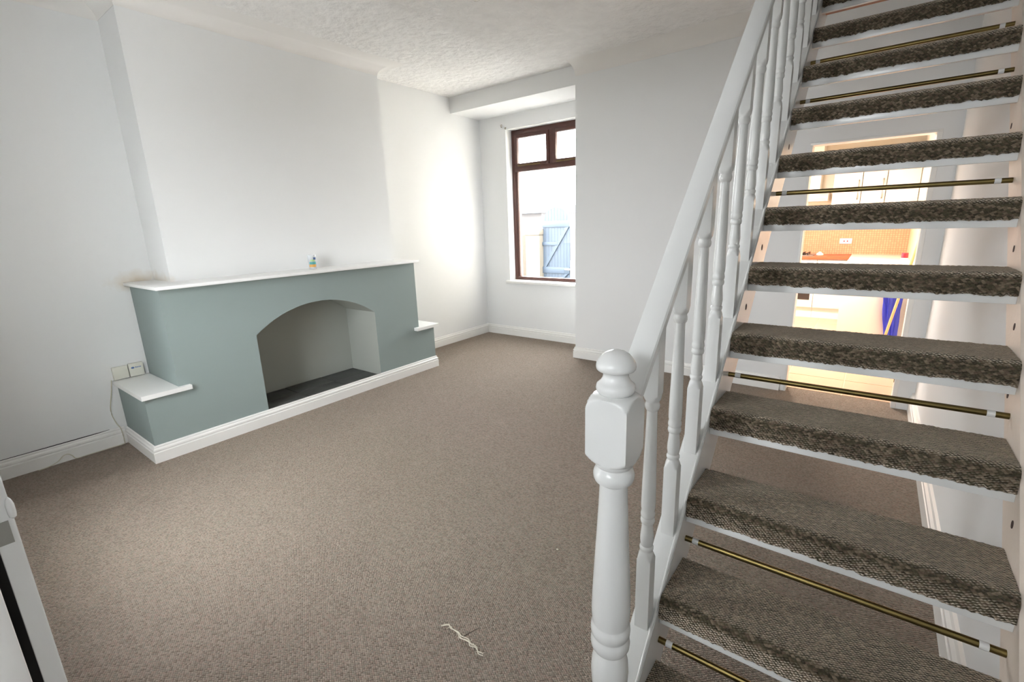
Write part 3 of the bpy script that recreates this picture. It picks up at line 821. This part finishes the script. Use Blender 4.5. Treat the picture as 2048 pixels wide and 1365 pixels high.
# bottle with red cap
bt = thing('cleaning_bottle', 'white bottle with red cap on the cream side worktop', 'bottle', (4.6, 6.86, .905))
part(MB().lathe([(.905, .03), (.91, .034), (.985, .034), (.995, .03)], 4.6, 6.86, 20), 'bottle_body', M['bottle'], bt)
part(MB().lathe([(.995, .031), (1.045, .031), (1.05, .027)], 4.6, 6.86, 20), 'cap', M['red'], bt)
# pole and blue bundle
p0 = ony(1763, 693, 6.3); p1 = onx(1843, 470, KX1 - .016)
d = (p1 - p0); p0 = p0 - d * (p0[2] / d[2])
tag(MB().tube([tuple(p0 + np.array([0, 0, .012])), tuple(p1)], .013, 10).build('wooden_pole', M['pole_wood']), 'pale wooden pole leaning beside the kitchen side unit', 'pole')
b = MB()
rows = 14; n = 40
top = ony(1788, 560, 6.62); bot = ony(1779, 690, 6.62); bot = bot + (bot - top) * (bot[2] / (top[2] - bot[2]))
for i in range(rows + 1):
    t = i / rows
    c = top + (bot - top) * t
    w_ = .085 * (1 - .55 * t) * (1 if i else .3)
    for k in range(n):
        a = 2 * math.pi * k / n
        f = 1 + .28 * math.cos(a * 7 + t * 4) + .1 * math.cos(a * 3 - t * 6)
        b.v.append((c[0] + w_ * f * math.cos(a), c[1] + .7 * w_ * f * math.sin(a), c[2]))
for i in range(rows):
    for k in range(n):
        k2 = (k + 1) % n
        b.f.append([i * n + k, i * n + k2, (i + 1) * n + k2, (i + 1) * n + k]); b.mi.append(0)
b.f.append(list(range(n))[::-1]); b.f.append([rows * n + k for k in range(n)]); b.mi += [0, 0]
tag(b.build('blue_bundle', M['blue_cloth'], smooth=60), 'royal blue folded fabric bundle standing against the kitchen side unit', 'bundle')
# door lining of the kitchen doorway
b = MB().box(DX0 - .001, DX0 + .015, YP - .004, YP + .124, 0, DZ - .015, bev=.002).box(DX1 - .03, DX1 + .001, YP - .004, YP + .124, 0, DZ - .015, bev=.002).box(DX0, DX1, YP - .004, YP + .124, DZ - .016, DZ + .001, bev=.002)
lin = struct(b, 'trim_4', M['skirting'], 'white lining boards round the kitchen doorway', 'door lining')
hz = MB().box(DX1 - .034, DX1 - .0295, YP + .03, YP + .06, .2, .28).build('hinge', M['brass'], lin)
# kitchen ceiling lamp
kl = thing('kitchen_lamp', 'round warm ceiling lamp in the kitchen', 'lamp', (3.3, 6.6, 2.5))
part(MB().lathe([(2.5, .17), (2.47, .17), (2.45, .15), (2.44, .1)], 3.3, 6.6, 28), 'lamp_base', M['lamp_plastic'], kl)
part(MB().lathe([(2.449, .15), (2.42, .14), (2.40, .1), (2.39, .01)], 3.3, 6.6, 28), 'diffuser', emis('warm_diffuser', (255, 214, 150), 4), kl)
ld = bpy.data.lights.new('kitchen_lamp_light', 'AREA'); ld.shape = 'DISK'; ld.size = .4; ld.energy = 58; ld.color = (1.0, .91, .84)
lo = bpy.data.objects.new('kitchen_lamp_light', ld); lo.location = (3.3, 6.6, 2.36); COL.objects.link(lo)
lo.parent = kl; lo.matrix_parent_inverse = Matrix.Translation((-3.3, -6.6, -2.5))

# ------------------------------------------------------------------ outside
GZ = -.12
tag(MB().box(-14, 1.7, YB + .3, 20, GZ - .1, GZ).build('yard_ground', M['concrete']), 'pale concrete yard outside the rear window', 'yard', kind='structure')
tag(MB().box(-6, 12, -14, -1.4, GZ - .1, GZ).build('street_ground', M['concrete']), 'unseen pale concrete pavement added to dim light from below the front window', 'pavement', kind='structure')  # unseen ground plane, added so less light enters from below
GY = 11.5
tag(MB().box(-9, -3.80, GY + .1, GY + .3, GZ, 1.18).build('yard_wall', M['yard_brick']), 'buff boundary wall left of the yard gate', 'wall', kind='structure')
gp = thing('gate_pillar', 'cream gate pillar with flat cap left of the gate', 'pillar', (-3.54, GY, GZ))
part(MB().box(-3.78, -3.30, GY - .15, GY + .3, GZ, 1.17), 'shaft', M['yard_wall'], gp)
part(MB().box(-3.82, -3.27, GY - .2, GY + .34, 1.17, 1.36, bev=.05), 'cap', M['yard_wall'], gp)
tag(MB().box(-2.36, 1.0, GY, GY + .25, GZ, 1.33).build('yard_wall', M['yard_wall']), 'cream boundary wall right of the yard gate', 'wall', kind='structure')
g = thing('yard_gate', 'grey blue arched plank gate with diagonal brace in the yard wall', 'gate', (-2.84, GY, GZ))
gx0, gx1 = -3.29, -2.40
nb = 9; bw = (gx1 - gx0) / nb
for k in range(nb):
    x0 = gx0 + k * bw
    def gt(x):
        t = (x - (gx0 + gx1) / 2) / ((gx1 - gx0) / 2)
        return 1.47 + .45 * math.sqrt(max(0, 1 - min(1, t * t)))
    part(MB().prism([(x0 + .005, GZ + .04), (x0 + bw - .005, GZ + .04), (x0 + bw - .005, gt(x0 + bw - .005)), (x0 + bw / 2, gt(x0 + bw / 2)), (x0 + .005, gt(x0 + .005))], 'y', GY + .02, GY + .045), 'plank', M['gate'], g)
part(MB().box(gx0, gx1, GY - .02, GY + .02, 1.38, 1.56, bev=.006), 'rail', M['gate'], g)
part(MB().box(gx0, gx0 + .5, GY - .02, GY + .02, .88, .98, bev=.006), 'rail', M['gate'], g)
part(MB().box(gx0, gx1, GY - .02, GY + .02, .10, .28, bev=.006), 'rail', M['gate'], g)
part(MB().prism([(gx0 + .02, .28), (gx0 + .12, .28), (gx1 - .02, 1.38), (gx1 - .12, 1.38)], 'y', GY - .015, GY + .019), 'brace', M['gate'], g)
part(MB().prism([(gx0 + .55, GZ + .05), (gx0 + .65, GZ + .05), (gx1 - .04, .10), (gx1 - .14, .10)], 'y', GY - .015, GY + .019), 'brace', M['gate'], g)
part(MB().box(gx1 - .14, gx1 + .03, GY - .05, GY - .02, .2, .25, bev=.006), 'bolt', M['steel'], g)
h = thing('neighbour_house', 'pale low house with blue grey roof beyond the yard wall', 'house', (-8, 17, GZ))
part(MB().box(-13, -6.3, 16, 19, GZ, 1.9), 'wall', M['house'], h)
part(MB().prism([(15.7, 1.9), (17.5, 2.5), (19.3, 1.9)], 'x', -13.2, -6.1), 'roof', M['roof'], h)
